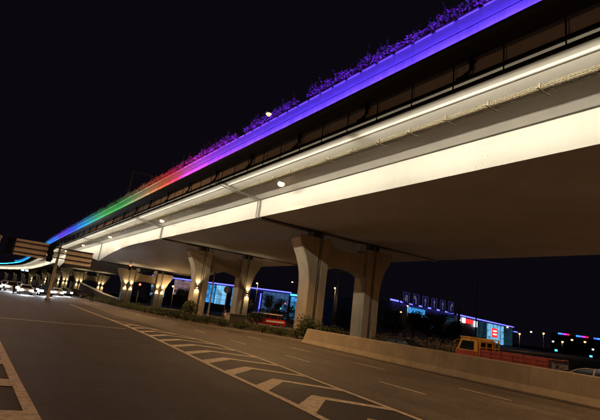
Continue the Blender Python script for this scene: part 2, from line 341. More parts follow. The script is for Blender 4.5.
# ------------------------------------------------------------------ elevated bridge
bridge = tag(empty('elevated_bridge', (0, 0, 0)), 'long elevated concrete road bridge with floodlit girder and coloured light band', 'bridge')
def prof_at(zs):
    return [(17.25, zs), (17.25, 10.72), (17.42, 10.72), (17.42, 10.79), (17.22, 10.80), (16.62, 11.03), (14.28, 11.22), (14.27, 11.185), (14.19, 11.185), (14.11, 11.245), (13.24, 11.34), (13.17, 11.40),
            (13.17, 12.24), (43.6, 12.24), (43.6, 11.42), (39.15, 10.90), (38.5, 10.80), (38.5, zs)]
def samples(a, b, step):
    n = max(1, round((b-a)/step)); return [a+(b-a)*k/n for k in range(n+1)]
for a, b in zip(STN, STN[1:]):
    g = MB(); ss = samples(a+0.03, b-0.03, 4 if DEEP.get(a) or DEEP.get(b) else 8)
    g.loft([[(BX(Y, xp), Y, z) for xp, z in prof_at(soffit_z(Y, a, b))] for Y in ss])
    g.build('girder', M['concrete'], bridge)
    f = MB(); f.loft([[(BX(Y, xp), Y, z) for xp, z in ((12.115, 12.06), (12.115, 12.12), (13.165, 12.20), (13.165, 12.06))] for Y in samples(a+0.03, b-0.03, 8)])
    f.build('planter_shelf', M['shelf'], bridge)
    # floodlight rail hung under the wing edge, aimed at the web
    rl = MB()
    for (x0, x1, z0, z1) in ((13.03, 13.16, 10.87, 10.98), (13.02, 13.13, 11.17, 11.29)):
        rl.loft([[(BX(Y, x), Y, z) for x, z in ((x0, z0), (x0, z1), (x1, z1), (x1, z0))] for Y in samples(a+0.1, b-0.1, 8)])
    rail = rl.build('flood_rail', M['black'], bridge)
    ln = MB(); ln.loft([[(BX(Y, x), Y, z) for x, z in ((13.161, 10.89), (13.161, 10.96), (13.17, 10.96), (13.17, 10.89))] for Y in samples(a+0.3, b-0.3, 8)])
    ln.build('lens', M['web_lens'], rail)
    seg = samples(a, b, 15 if a < 120 else 35)
    for s0, s1 in zip(seg, seg[1:]):
        mid = (s0+s1)/2; dirv = Vector((BX(s1, 0)-BX(s0, 0), s1-s0, 0)).normalized()
        inward = Vector((dirv.y, -dirv.x, 0))
        l = lamp('flood_light', 'AREA', (BX(mid, 13.20), mid, 10.925), 21.0*(s1-s0), (1.0, 0.91, 0.71), rail, shape='RECTANGLE', size=(s1-s0)*0.97, size_y=0.06, spread=R(84))
        z = -(inward*1.0 + Vector((0, 0, -0.2))).normalized(); x = dirv; yv = z.cross(x)
        l.matrix_basis = Matrix.Translation(l.location) @ Matrix((x, yv, z)).transposed().to_4x4()
# parapet panels, light strip and its lamps, in colours that run along the bridge
STOPS = [(0, (0.085, 0.036, 1.0)), (22, (0.095, 0.036, 1.0)), (28, (0.16, 0.036, 1.0)), (33, (0.32, 0.03, 1.0)), (36.5, (0.62, 0.05, 0.8)), (39, (0.85, 0.04, 0.3)), (41.5, (1.0, 0.04, 0.05)), (45, (1.0, 0.2, 0.07)), (48.5, (0.8, 0.42, 0.2)), (53, (0.5, 0.55, 0.25)), (57, (0.2, 0.7, 0.25)),
         (62, (0.02, 0.7, 0.13)), (70, (0.01, 0.72, 0.15)), (77, (0.01, 0.62, 0.4)), (86, (0.02, 0.45, 1.0)), (97, (0.04, 0.12, 1.0)), (108, (0.1, 0.06, 1.0)), (118, (0.16, 0.06, 1.0)), (130, (0.05, 0.2, 1.0)), (150, (0.03, 0.45, 1.0)), (600, (0.03, 0.5, 1.0))]
def band_col(Y):
    Y = max(0, Y)
    for (a, c), (b, d) in zip(STOPS, STOPS[1:]):
        if a <= Y <= b:
            t = (Y-a)/(b-a); return tuple(c[i]+(d[i]-c[i])*t for i in range(3))
GAIN = [(0, 1.0), (35, 1.0), (39, 0.6), (44, 0.36), (58, 0.34), (70, 0.42), (85, 0.6), (105, 0.9), (600, 1.0)]
def band_gain(Y):
    Y = max(0, Y)
    for (a, c), (b, d) in zip(GAIN, GAIN[1:]):
        if a <= Y <= b: return c+(d-c)*(Y-a)/(b-a)
BZ = 12.205
cuts = samples(-6, 120, 3.0) + samples(120, 493, 21)[1:]
for s0, s1 in zip(cuts, cuts[1:]):
    near = s1 <= 121; mid = (s0+s1)/2; c = band_col(mid)
    p = MB(); p.loft([[(BX(Y, x), Y, z) for x, z in ((12.50, BZ), (12.50, 12.94), (12.75, 12.94), (12.75, BZ))] for Y in samples(s0+0.006, s1-0.006, 4)])
    p.build('parapet_panel', M['panel'], bridge)
    s = MB(); s.loft([[(BX(Y, x), Y, z) for x, z in ((12.05, 12.05), (12.05, 12.18), (12.08, 12.18), (12.08, 12.128), (12.28, 12.14), (12.28, 12.05))] for Y in samples(s0+0.01, s1-0.01, 4)])
    st = s.build('light_channel', M['black_house'], bridge)
    e = MB(); e.loft([[(BX(Y, x), Y, z) for x, z in ((12.22, 12.145), (12.22, 12.158), (12.34, 12.158), (12.34, 12.148))] for Y in samples(s0+0.03, s1-0.03, 4)])
    gm = glow('led_strip', c, 3.0); e.build('led_strip', gm, st)
    l = lamp('led_light', 'AREA', (BX(mid, 12.30), mid, 12.175), 34.0*(s1-s0)*band_gain(mid), c, st, shape='RECTANGLE', size=(s1-s0)*0.97, size_y=0.05, spread=R(170))
    d = Vector((BX(s1, 0)-BX(s0, 0), s1-s0, 0)).normalized(); inw = Vector((d.y, -d.x, 0))
    z = -(Vector((0, 0, 1)) + inw*0.2).normalized(); yv = z.cross(d)
    l.matrix_basis = Matrix.Translation(l.location) @ Matrix((d, yv, z)).transposed().to_4x4()
# hangers, downspouts, tray with brackets
hang = MB().box(-0.018, 0.018, -0.02, 0.02, -1.08, 0.0).box(-0.02, 0.14, -0.02, 0.02, -1.10, -1.082).mesh('hanger', M['black'])
for k in range(60):
    Y = 4.2 + k*2.05; put('hanger', hang, bridge, (BX(Y, 13.0), Y, 11.95))
spout = MB().tube([(0, 0, 0.5), (0, 0, 0.0), (-0.03, 0.1, -0.16), (-0.04, 0.3, -0.24), (-0.04, 0.6, -0.26)], 0.075, 8).cbox((0.03, 0, 0.3), (0.2, 0.24, 0.05)).mesh('downspout', M['black'], True)
for k in range(22):
    Y = 9.6 + k*5.6; put('downspout', spout, bridge, (BX(Y, 13.02), Y, 11.55))
def tray_mesh(a, b):
    t = MB(); w = 0.011
    for x, z in ((15.02, 11.115), (15.02, 11.055), (15.02, 10.995), (15.12, 10.985), (15.22, 10.985), (15.32, 10.985), (15.42, 10.995), (15.42, 11.055), (15.42, 11.115)):
        t.loft([[(BX(Y, x+dx), Y, z+dz) for dx, dz in ((-w, -w), (-w, w), (w, w), (w, -w))] for Y in samples(a, b, 8)])
    for x, z, r_ in ((15.12, 11.030, 0.03), (15.2, 11.035, 0.035), (15.3, 11.025, 0.028)):
        t.tube([(BX(Y, x), Y, z) for Y in samples(a, b, 8)], r_, 6)
    Y = a+0.1
    while Y < b:
        x0, x1 = BX(Y, 15.0), BX(Y, 15.44)
        t.box(x0, x1, Y-0.009, Y+0.009, 10.963, 10.973); t.box(x0-0.012, x0, Y-0.009, Y+0.009, 10.973, 11.115); t.box(x1, x1+0.012, Y-0.009, Y+0.009, 10.973, 11.115); Y += 0.13 if b < 60 else 0.6
    return t
for a, b in zip(STN[1:7], STN[2:8]): tray_mesh(a+0.1, b-0.1).build('cable_tray', M['tray'], bridge)
brk = MB().box(-0.42, 0.42, -0.03, 0.03, -0.275, -0.24).box(-0.27, -0.25, -0.03, 0.03, -0.24, 0.07).box(0.25, 0.27, -0.03, 0.03, -0.24, 0.05).mesh('bracket', M['tray'])
for k in range(48):
    Y = 6.1 + k*2.05; put('bracket', brk, bridge, (BX(Y, 15.22), Y, 11.185))
# drain pipes at the joints: over the wing, down the web, under the soffit to the pier
for Y in (32.2, 56.8, 92.0):
    z = ZS-DEEP.get(Y, 0)
    for dy, r in ((-0.16, 0.06), (0.28, 0.035)):
        MB().tube([(BX(Y, 13.1), Y+dy, 11.24), (BX(Y, 14.3), Y+dy, 11.04), (BX(Y, 16.9), Y+dy, 10.72), (BX(Y, 17.15), Y+dy, 10.6), (BX(Y, 17.14), Y+dy, z+0.1), (BX(Y, 17.3), Y+dy, z-0.08), (BX(Y, 22.9), Y+dy, z-0.09)], r, 8).build('drain_pipe', M['pipe'], bridge, True)
    MB().tube([(BX(Y, 30.2), Y-0.16, z-0.09), (BX(Y, 38.5), Y-0.16, z-0.09), (BX(Y, 38.8), Y-0.16, z-0.04), (BX(Y, 38.8), Y-0.16, z+0.3)], 0.06, 8).build('drain_pipe', M['white'], bridge, True)
    MB().box(BX(Y, 17.3), BX(Y, 38.4), Y-0.5, Y+0.5, z-0.02, z+0.1).build('joint_plate', M['black_house'], bridge)

# ------------------------------------------------------------------ piers
def make_pier(Y, label, lights, idx):
    dz = DEEP.get(Y, 0); cx = BX(Y, 26.45); top = 8.6-dz
    root = tag(empty('bridge_pier', (cx, Y, 0)), label, 'bridge pier', 'twin column piers under the bridge')
    yF, yB = -0.8, 0.8
    for sgn in (-1, 1):
        col = MB(); rings = []
        inner, outer = 2.18, 4.03
        levels = [(-0.3, 0), (0.0, 0), (3.0, 0), (4.6-dz*0.8, 0.02), (5.4-dz*0.8, 0.12), (6.1-dz, 0.3), (6.8-dz, 0.58), (7.4-dz, 0.92), (7.9-dz, 1.2), (8.1-dz, 1.3), (top, 1.32)]
        for z, fl in levels:
            ox = outer+fl; gx = 3.1 + fl*0.05
            r = [(ox-0.06, yF), (gx+0.18, yF), (gx+0.16, yF+0.16), (gx-0.16, yF+0.16), (gx-0.18, yF), (inner+0.05, yF), (inner, yF+0.05), (inner, yB-0.05), (inner+0.05, yB), (ox-0.06, yB), (ox, yB-0.06), (ox, yF+0.06)]
            rings.append([(sgn*x, y_, z) for x, y_ in r])
        col.loft(rings); c = col.build('column', M['pier'], root)
        MB().tube([(sgn*3.1, yF+0.07, 0.1), (sgn*3.1, yF+0.07, top-0.1), (sgn*3.1, yF+0.07, top+0.42)], 0.062, 8).build('drain_pipe', M['pipe'], c, True)
        if Y == 92:
            rb = [[(sgn*x, y_, z) for x, y_ in ((4.036, -0.806), (3.29, -0.806), (3.27, -0.636), (2.93, -0.636), (2.91, -0.806), (2.174, -0.806), (2.174, 0.806), (4.036, 0.806))] for z in (0.1, 2.7)]
            MB().loft(rb).build('painted_base', surf('grey_base_paint', (0.07, 0.075, 0.08), 0.6, 0.25, 1.0), c)
        MB().box(sgn*3.3-0.55, sgn*3.3+0.55, -0.5, 0.5, top-0.01, top+0.66).build('pedestal', M['black_house'], root)
        MB().box(sgn*1.75-0.36, sgn*1.75+0.36, -0.62, 0.1, 8.36-dz, 9.02-dz).build('bearing_block', M['concrete'], root)
        for lx in lights.get(sgn, ()):
            h = 3.95 if not dz else 3.6
            w = MB().box(-0.09, 0.09, -0.16, 0.0, -0.13, 0.13).build('wall_light', M['black_house'], c); w.location = (sgn*lx, yF-0.002, h)
            for s2 in (-1, 1):
                e = MB().box(-0.06, 0.06, -0.13, -0.03, s2*0.131-0.003, s2*0.131+0.003).build('lens', M['fix_lens'], w)
                lamp('wall_spot', 'SPOT', (0, -0.24, s2*0.16), 210, (1.0, 0.76, 0.42), w, aim=(0, 0.16, s2), spot_size=R(95), spot_blend=0.9, shadow_soft_size=0.04)
    beam = []
    n = 10
    for k in range(n+1):
        x = -2.3+4.6*k/n; beam.append((x, 7.95-dz + 0.42*(x/2.3)**2))
    for k in range(n, -1, -1):
        x = -2.3+4.6*k/n; beam.append((x, 6.42-dz*0.9 - 0.5*(x/2.3)**2))
    MB().prism_y(beam, -0.58, 0.58).build('cross_beam', M['pier'], root)
    return root
make_pier(32.2, 'nearest twin column pier, unlit, right behind the end of the road barrier', {}, 0)
make_pier(56.8, 'second twin column pier with one lit wall lamp on each column', {-1: (3.62,), 1: (3.62,)}, 1)
make_pier(92, 'third twin column pier with two lit wall lamps per column and deep girder above', {-1: (2.55, 3.62), 1: (2.55, 3.62)}, 2)
make_pier(150, 'fourth pier from the camera, small and lamp lit, left of the third pier', {-1: (2.55, 3.62), 1: (2.55, 3.62)}, 3)
make_pier(185, 'fifth pier from the camera, small, behind the signal gantry', {-1: (2.55, 3.62)}, 4)
for k, s in enumerate(STN[7:15]):
    make_pier(s, 'distant bridge pier in the far curve at the left', {-1: (2.55,)} if k % 2 == 0 and k < 5 else {}, 5+k)

# ------------------------------------------------------------------ planters along the parapet
tr = MB().loft([[(-0.03, y_, 0), (-0.05, y_, 0.56), (0.30, y_, 0.56), (0.26, y_, 0)] for y_ in (-0.527, 0.527)])
tr.box(-0.13, -0.052, -0.43, 0.43, 0.51, 0.575); trough_me = tr.mesh('trough', M['trough'])
shrubs = []
for k in range(9):
    rg = random.Random(100+k); m = MB()
    for j in range(4):
        y0 = -0.42+0.28*j+rg.uniform(-0.05, 0.05); h = rg.uniform(0.16, 0.36)
        leaves(m, 95, (rg.uniform(-0.24, -0.08), y0, 0.1+h*0.7), (rg.uniform(0.24, 0.34), 0.22, h), 0.05, rg, low=-0.7)
    for j in range(rg.randint(2, 4)):                                   # upright sprays
        p = Vector((rg.uniform(-0.25, 0.05), rg.uniform(-0.45, 0.45), 0.2)); d = Vector((rg.uniform(-0.5, 0.0), rg.uniform(-0.6, 0.6), 1)).normalized(); ln = rg.uniform(0.3, 0.62)
        for q in range(18): leaves(m, 1, p+d*ln*q/11, (0.04, 0.04, 0.04), 0.045, rg)
    shrubs.append(m.mesh('shrub', M['bloom']))
SECT = [(27, 'blue violet', 'purple tinted shrubs'), (36, 'violet', 'purple flowers'), (44, 'red', 'reddish shrubs'), (55, 'amber and pale', 'brownish shrubs'), (80, 'green', 'green tinted shrubs'), (124, 'deep blue', 'bluish shrubs'), (400, 'cyan', 'tiny shrubs on the far curve')]
for k in range(300):
    Y = 6.2 + k*1.06
    sec = next(s for s in SECT if Y < s[0])
    pl = tag(empty('planter', (BX(Y, 12.54), Y, 12.99)), 'planter trough with %s on the %s lit parapet' % (sec[2], sec[1]), 'planter', 'planters on the %s stretch' % sec[1])
    pl.rotation_euler[2] = math.atan2(-(path(Y+0.5)-path(Y-0.5)), 1.0)
    put('trough', trough_me, pl)
    if rnd.random() < 0.96:
        s = rnd.uniform(0.75, 1.25); put('shrub', shrubs[rnd.randrange(9)], pl, (0.08, rnd.uniform(-0.05, 0.05), 0.50), 0 if rnd.random() < 0.5 else math.pi*0.0, (1, rnd.choice((-1, 1))*1.0, s))

# ------------------------------------------------------------------ lamps
for k, Y in enumerate((0.8, 26.7, 52.6, 78.8, 103, 128)):
    nm = ['out of view beside the road', 'nearest to the camera', 'second nearest', 'third nearest', 'fourth nearest', 'fifth along the wing, far away'][k]
    r = tag(empty('under_deck_lamp', (BX(Y, 15.72), Y, 10.92)), 'small glowing warm lamp fixed under the bridge wing, ' + nm, 'lamp', 'lamps under the bridge wing')
    MB().lathe([(0.05, 0.10), (0.05, 0.02), (0.2, 0.0), (0.24, -0.08), (0.21, -0.1)], n=14).build('housing', M['steel'], r, True)
    MB().lathe([(0.25, -0.1), (0.25, -0.22), (0.16, -0.32), (0.005, -0.36)], n=14).build('lens', M['lens_under'], r, True)
    lamp('lamp_light', 'SPOT', (0, 0, -0.4), 4300, (1.0, 0.55, 0.21), r, aim=(-0.2, 0, -1), spot_size=R(140), spot_blend=0.6, shadow_soft_size=0.12)
def street_lamp(loc, h, rz, arm, label, group, energy=0, col=(1.0, 0.48, 0.20), mat='lens_warm', size=1.0, spot=165):
    r = tag(empty('street_lamp', loc, rz), label, 'street lamp', group)
    MB().lathe([(0.16, 0), (0.16, 0.5), (0.11, 0.55), (0.06, h)], n=12).build('pole', M['pole'], r, True)
    MB().tube([(0, 0, h-0.4), (arm*0.15, 0, h-0.1), (arm*0.5, 0, h+0.12), (arm, 0, h+0.2)], 0.05, 8).build('arm', M['pole'], r, True)
    hd = MB().loft([[(arm-0.1+s*0.8*size, w*y_, h+0.2+z) for y_, z in ((-0.16*size, -0.04), (-0.12*size, 0.08), (0.12*size, 0.08), (0.16*size, -0.04))] for s, w in ((0, 0.5), (0.3, 1), (0.8, 1), (1, 0.6))]).build('lamp_head', M['black_house'], r)
    MB().lathe([(0.13*size, 0), (0.13*size, -0.03), (0.08*size, -0.09*size), (0.01, -0.11*size)], (arm+0.35*size, 0, h+0.155), 12).build('lens', M[mat], hd, True)
    if energy: lamp('street_light', 'SPOT', (arm+0.35*size, 0, h-0.02), energy, col, hd, aim=(0.25, 0, -1), spot_size=R(spot), spot_blend=0.5, shadow_soft_size=0.2)
    return r
for k, Y in enumerate((-26, 8, 40, 72)):
    street_lamp((-9.5, Y, 0), 14.5, 0, 3.0, 'tall street lamp on the left verge, number %s along the road from behind the camera' % ['one', 'two', 'three', 'four'][k], 'verge street lamps', (800, 900, 5200, 3600)[k])
street_lamp((BX(45, 25.6), 45, 12.24), 12.7, math.pi, 1.2, 'glowing street lamp standing on the bridge deck above the purple shrubs', None, 5000, size=2.6, spot=175, mat='lens_under')
street_lamp((46.5, 11.0, -0.4), 9.5, math.pi, 1.5, 'street lamp beyond the bridge and the silver car, past the right edge', None, 4200)
far_lamps = [((67.1, 89.4, 9.7), 'lamp glowing between the two columns of the nearest pier'), ((46.0, 90.7, 7.9), 'lamp glowing just right of the second pier, above the blue roofline'), ((81.9, 63.6, 5.2), 'lamp glowing below the red sign behind the truck'), ((90.8, 87.5, 8.2), 'lamp glowing under the leftmost blue lane sign'),
             ((74.7, 73.9, 5.5), 'faint lamp at the far left of the dark trees'), ((147.5, 90.1, 5.1), 'lamp glowing just right of the blue edged hall'), ((220.9, 128.9, 8.3), 'whiter lamp between the two lamps right of the hall'), ((174.9, 97.1, 6.8), 'lamp on a tall pole above the truck bed'),
             ((192.4, 99.1, 4.7), 'lamp glowing under the leftmost rainbow roof edge'), ((271.5, 134.6, 7.6), 'faint lamp between the rainbow roof edges'), ((211.2, 99.4, 6.0), 'brightest lamp at the right, under the middle rainbow roof edge'), ((226.1, 103.1, 3.4), 'faint lamp at the right edge of the photo'), ((315.2, 168.6, 6.2), 'tiny far lamp left of the rainbow roofs'),
             ((26.9, 90.0, 4.6), 'warm lamp on a short post right of the third pier'), ((195, 125, 8.6), 'lamp set against the blue roof edge of the hall')]
for i, ((x, y_, z), lab) in enumerate(far_lamps):
    d = math.hypot(x, y_); sz = max(0.62, d/140.0)
    r = tag(empty('street_lamp', (x+0.4, y_+0.3, -0.4)), 'distant street ' + lab, 'street lamp', 'distant street lamps')
    MB().lathe([(0.1, 0), (0.08, 1.0), (0.05, z+0.5)], n=8).build('pole', M['black_house'], r, True)
    MB().tube([(0, 0, z+0.4), (-0.3, -0.2, z+0.5)], 0.04, 6).build('arm', M['pole'], r)
    MB().lathe([(0.02, 0.25*sz), (0.12*sz, 0.22*sz), (0.16*sz, 0.18*sz)], (-0.4, -0.3, z+0.4), 10).build('lamp_head', M['black_house'], r)
    MB().lathe([(0.14*sz, 0.19*sz), (0.25*sz, 0.1*sz), (0.28*sz, 0.0), (0.22*sz, -0.14*sz), (0.1*sz, -0.22*sz), (0.01, -0.24*sz)], (-0.4, -0.3, z+0.4), 10).build('lens', M['lens_far'] if i not in (6, 12, 11) else M['lens_far_white'], r, True)
    if i in (0, 1, 2, 13, 3): lamp('street_light', 'POINT', (-0.4, -0.3, z+0.1), 500, (1.0, 0.6, 0.28), r, shadow_soft_size=0.2)
    if i in (5, 7, 8): lamp('street_light', 'POINT', (-0.4, -0.3, z+0.1), 900, (1.0, 0.6, 0.28), r, shadow_soft_size=0.2)
# blue white floodlight far under the curve
r = tag(empty('flood_lamp', (2.2, 200, 0)), 'blue white floodlight on a pole under the far bridge curve', 'lamp')
MB().lathe([(0.12, 0), (0.07, 6.2)], n=8).build('pole', M['pole'], r, True)
for dx in (-0.7, 0.7):
    hd = MB().box(dx-0.5, dx+0.5, -0.1, 0.15, 5.9, 6.5).build('lamp_head', M['black_house'], r); MB().box(dx-0.45, dx+0.45, -0.12, -0.101, 5.95, 6.45).build('lens', M['lens_blue'], hd)
lamp('flood_light', 'SPOT', (0, -0.4, 6.2), 1500, (0.5, 0.75, 1.0), r, aim=(0, -1, -0.35), spot_size=R(120), shadow_soft_size=0.4)

# ------------------------------------------------------------------ concrete barrier
br = tag(empty('concrete_barrier', (17, 8, 0)), 'long pale concrete road barrier along the right side of the carriageway', 'barrier')
bprof = [(0.05, 0.0), (0.05, 0.06), (0.16, 0.30), (0.28, 0.98), (0.31, 1.0), (0.50, 1.0), (0.53, 0.98), (0.65, 0.30), (0.76, 0.06), (0.76, 0.0)]
jy = [-14, -8, -2, 4, 10, 16, 22, 26.5]
for a, b in zip(jy, jy[1:]):
    m = MB(); n = 3; rg = random.Random(int(a*7)); o1 = rg.uniform(-0.004, 0.004)
    rings = []
    for k in range(n+1):
        y_ = a+0.003+(b-a-0.006)*k/n
        rings.append([(barrier_x(y_)+x+o1-17, y_-8 + (0.28*(1-z) if b == 26.5 and k == n else 0), z) for x, z in bprof])
    m.loft(rings).build('barrier_segment', M['barrier'], br, bevel=0.006)
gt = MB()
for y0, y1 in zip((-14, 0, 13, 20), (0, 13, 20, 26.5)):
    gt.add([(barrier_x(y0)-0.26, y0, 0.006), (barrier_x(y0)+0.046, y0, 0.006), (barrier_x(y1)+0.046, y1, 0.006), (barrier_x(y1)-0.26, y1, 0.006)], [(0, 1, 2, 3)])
struct(gt.build('barrier_foot_strip', surf('foot_strip_dark', (0.014, 0.012, 0.01), 0.9, 0.4, 4)))  # flat dark strip along the barrier foot

# ------------------------------------------------------------------ shrubs and trees
def bush_mesh(seed, n, size, rx, h, mat='shrub'):
    rg = random.Random(seed); m = MB()
    for j in range(9):
        a = rg.uniform(0, 6.28); d = rg.uniform(0, 0.6)*rx
        leaves(m, n//9, (math.cos(a)*d, math.sin(a)*d, h*rg.uniform(0.3, 0.62)), (rx*rg.uniform(0.4, 0.6), rx*rg.uniform(0.4, 0.6), h*rg.uniform(0.3, 0.42)), size, rg)
    for j in range(6):
        a = rg.uniform(0, 6.28); m.tube([(0, 0, -0.05), (math.cos(a)*rx*0.3, math.sin(a)*rx*0.3, h*0.6)], 0.02, 5)
    return m.mesh('foliage', M[mat])
low_b = [bush_mesh(s, 1100, 0.055, 1.0, 0.72) for s in (1, 2, 3, 4)]
kk = dense([(x+1.0, y_) for x, y_ in KERB[1:9]], 1.45)
for i, (x, y_) in enumerate(kk):
    o = tag(put('low_shrub', low_b[i % 4], None, (x+rnd.uniform(0, 0.3), y_, 0.1), rnd.uniform(0, 6.28), (1.05, 1.05, rnd.uniform(0.75, 1.2))), 'low dark green shrub in the row behind the kerb under the bridge', 'shrub', 'low shrubs behind the kerb')
    if i % 2 == 0:
        tag(put('ground_shrub', low_b[(i+1) % 4], None, (x+2.1+rnd.uniform(0, 1.0), y_+0.4, 0.1), rnd.uniform(0, 6.28), (1.2, 1.2, rnd.uniform(0.8, 1.35))), 'dark shrub in the second row of planting between kerb and piers', 'shrub', 'second row shrubs')
big_b = [bush_mesh(s, 2600, 0.075, 1.3, 2.0) for s in (11, 12)]
tag(put('bush', big_b[0], None, (19.9, 29.6, 0.1), 0.4, (1.05, 1.05, 1.0)), 'tall dark bush at the foot of the nearest pier beside the barrier end', 'bush')
tag(put('bush', big_b[1], None, (18.3, 53.6, 0.1), 1.4, (1.0, 1.0, 1.15)), 'tall leafy bush at the foot of the second pier left column', 'bush')
tag(put('bush', big_b[0], None, (22.6, 30.2, 0.0), 2.4, (1.2, 1.2, 0.75)), 'dark bush between the two columns of the nearest pier', 'bush')
tag(put('bush', big_b[1], None, (28.0, 53.5, 0.0), 3.4, (1.3, 1.3, 1.0)), 'dark bush right of the second pier behind the pale plinth', 'bush')
def tree_meshes(seed, h, r):
    rg = random.Random(seed); t = MB(); pts = [(0, 0, -0.1), (rg.uniform(-0.1, 0.1), 0, h*0.25), (rg.uniform(-0.2, 0.2), rg.uniform(-0.2, 0.2), h*0.6)]
    t.tube(pts, 0.17, 8, 0.08); c = MB()
    for j in range(13):
        a = rg.uniform(0, 6.28); el = rg.uniform(0.35, 0.95); d = r*rg.uniform(0.3, 0.8)*(1.25-el*0.7); e = Vector((math.cos(a)*d, math.sin(a)*d, h*el))
        t.tube([Vector(pts[1])+Vector((0, 0, rg.uniform(0, h*0.2))), e*0.6+Vector((0, 0, h*0.12)), e], 0.06, 5, 0.015)
        leaves(c, 230, e, (r*rg.uniform(0.3, 0.48), r*rg.uniform(0.3, 0.48), h*rg.uniform(0.09, 0.16)), 0.13, rg)
    return t.mesh('trunk', M['bark'], True), c.mesh('crown', M['tree'])
TM = [tree_meshes(s, 5.6, 2.5) for s in (21, 22, 23)]
TREES = [(56, 57, 0.95, 'first dark tree from the left behind the brown hedge'), (62, 58, 1.0, 'second dark tree behind the brown hedge'), (60, 50, 0.9, 'dark tree in front of the lane signs'), (68, 60, 1.05, 'dark tree beneath the middle lane signs'), (66, 52, 0.85, 'dark tree beside the lane sign post'),
         (40, 73, 0.9, 'dark tree right of the second pier in front of the hall'), (43, 70, 0.7, 'small dark tree beside the red vehicle'), (33.5, 100, 0.9, 'dark tree left of the second pier'), (36, 104, 1.0, 'dark tree behind the second pier'), (29, 114, 0.9, 'dark tree seen between the third pier columns'), (45, 92, 0.8, 'dark tree under the bluish hall roof'), (49, 84, 0.9, 'dark tree left of the nearest pier'), (52, 66, 0.8, 'dark tree seen behind the nearest pier'), (38, 118, 1.0, 'dark tree at the far crossing behind the third pier'), (76, 66, 1.0, 'dark tree between lane sign post and truck')]
for i, (x, y_, s, lab) in enumerate(TREES):
    r = tag(empty('tree', (x, y_, -0.4), rnd.uniform(0, 6.28)), lab, 'tree', 'dark roadside trees'); r.scale = (s, s, s)
    put('trunk', TM[i % 3][0], r); put('crown', TM[i % 3][1], r)
# brown clipped hedge behind the barrier
hm = MB(); rg = random.Random(5)
for k in range(26): leaves(hm, 130, (0.6*rg.uniform(-1, 1), -4.2+k*0.33, 0.75+rg.uniform(-0.1, 0.1)), (0.62, 0.4, 0.66), 0.07, rg)
o = tag(put('hedge', hm.mesh('hedge', M['brownhedge']), None, (30.3, 27.5, -0.4), 0.35, (1, 1, 1.25)), 'low brownish hedge behind the barrier right of the nearest pier', 'hedge')

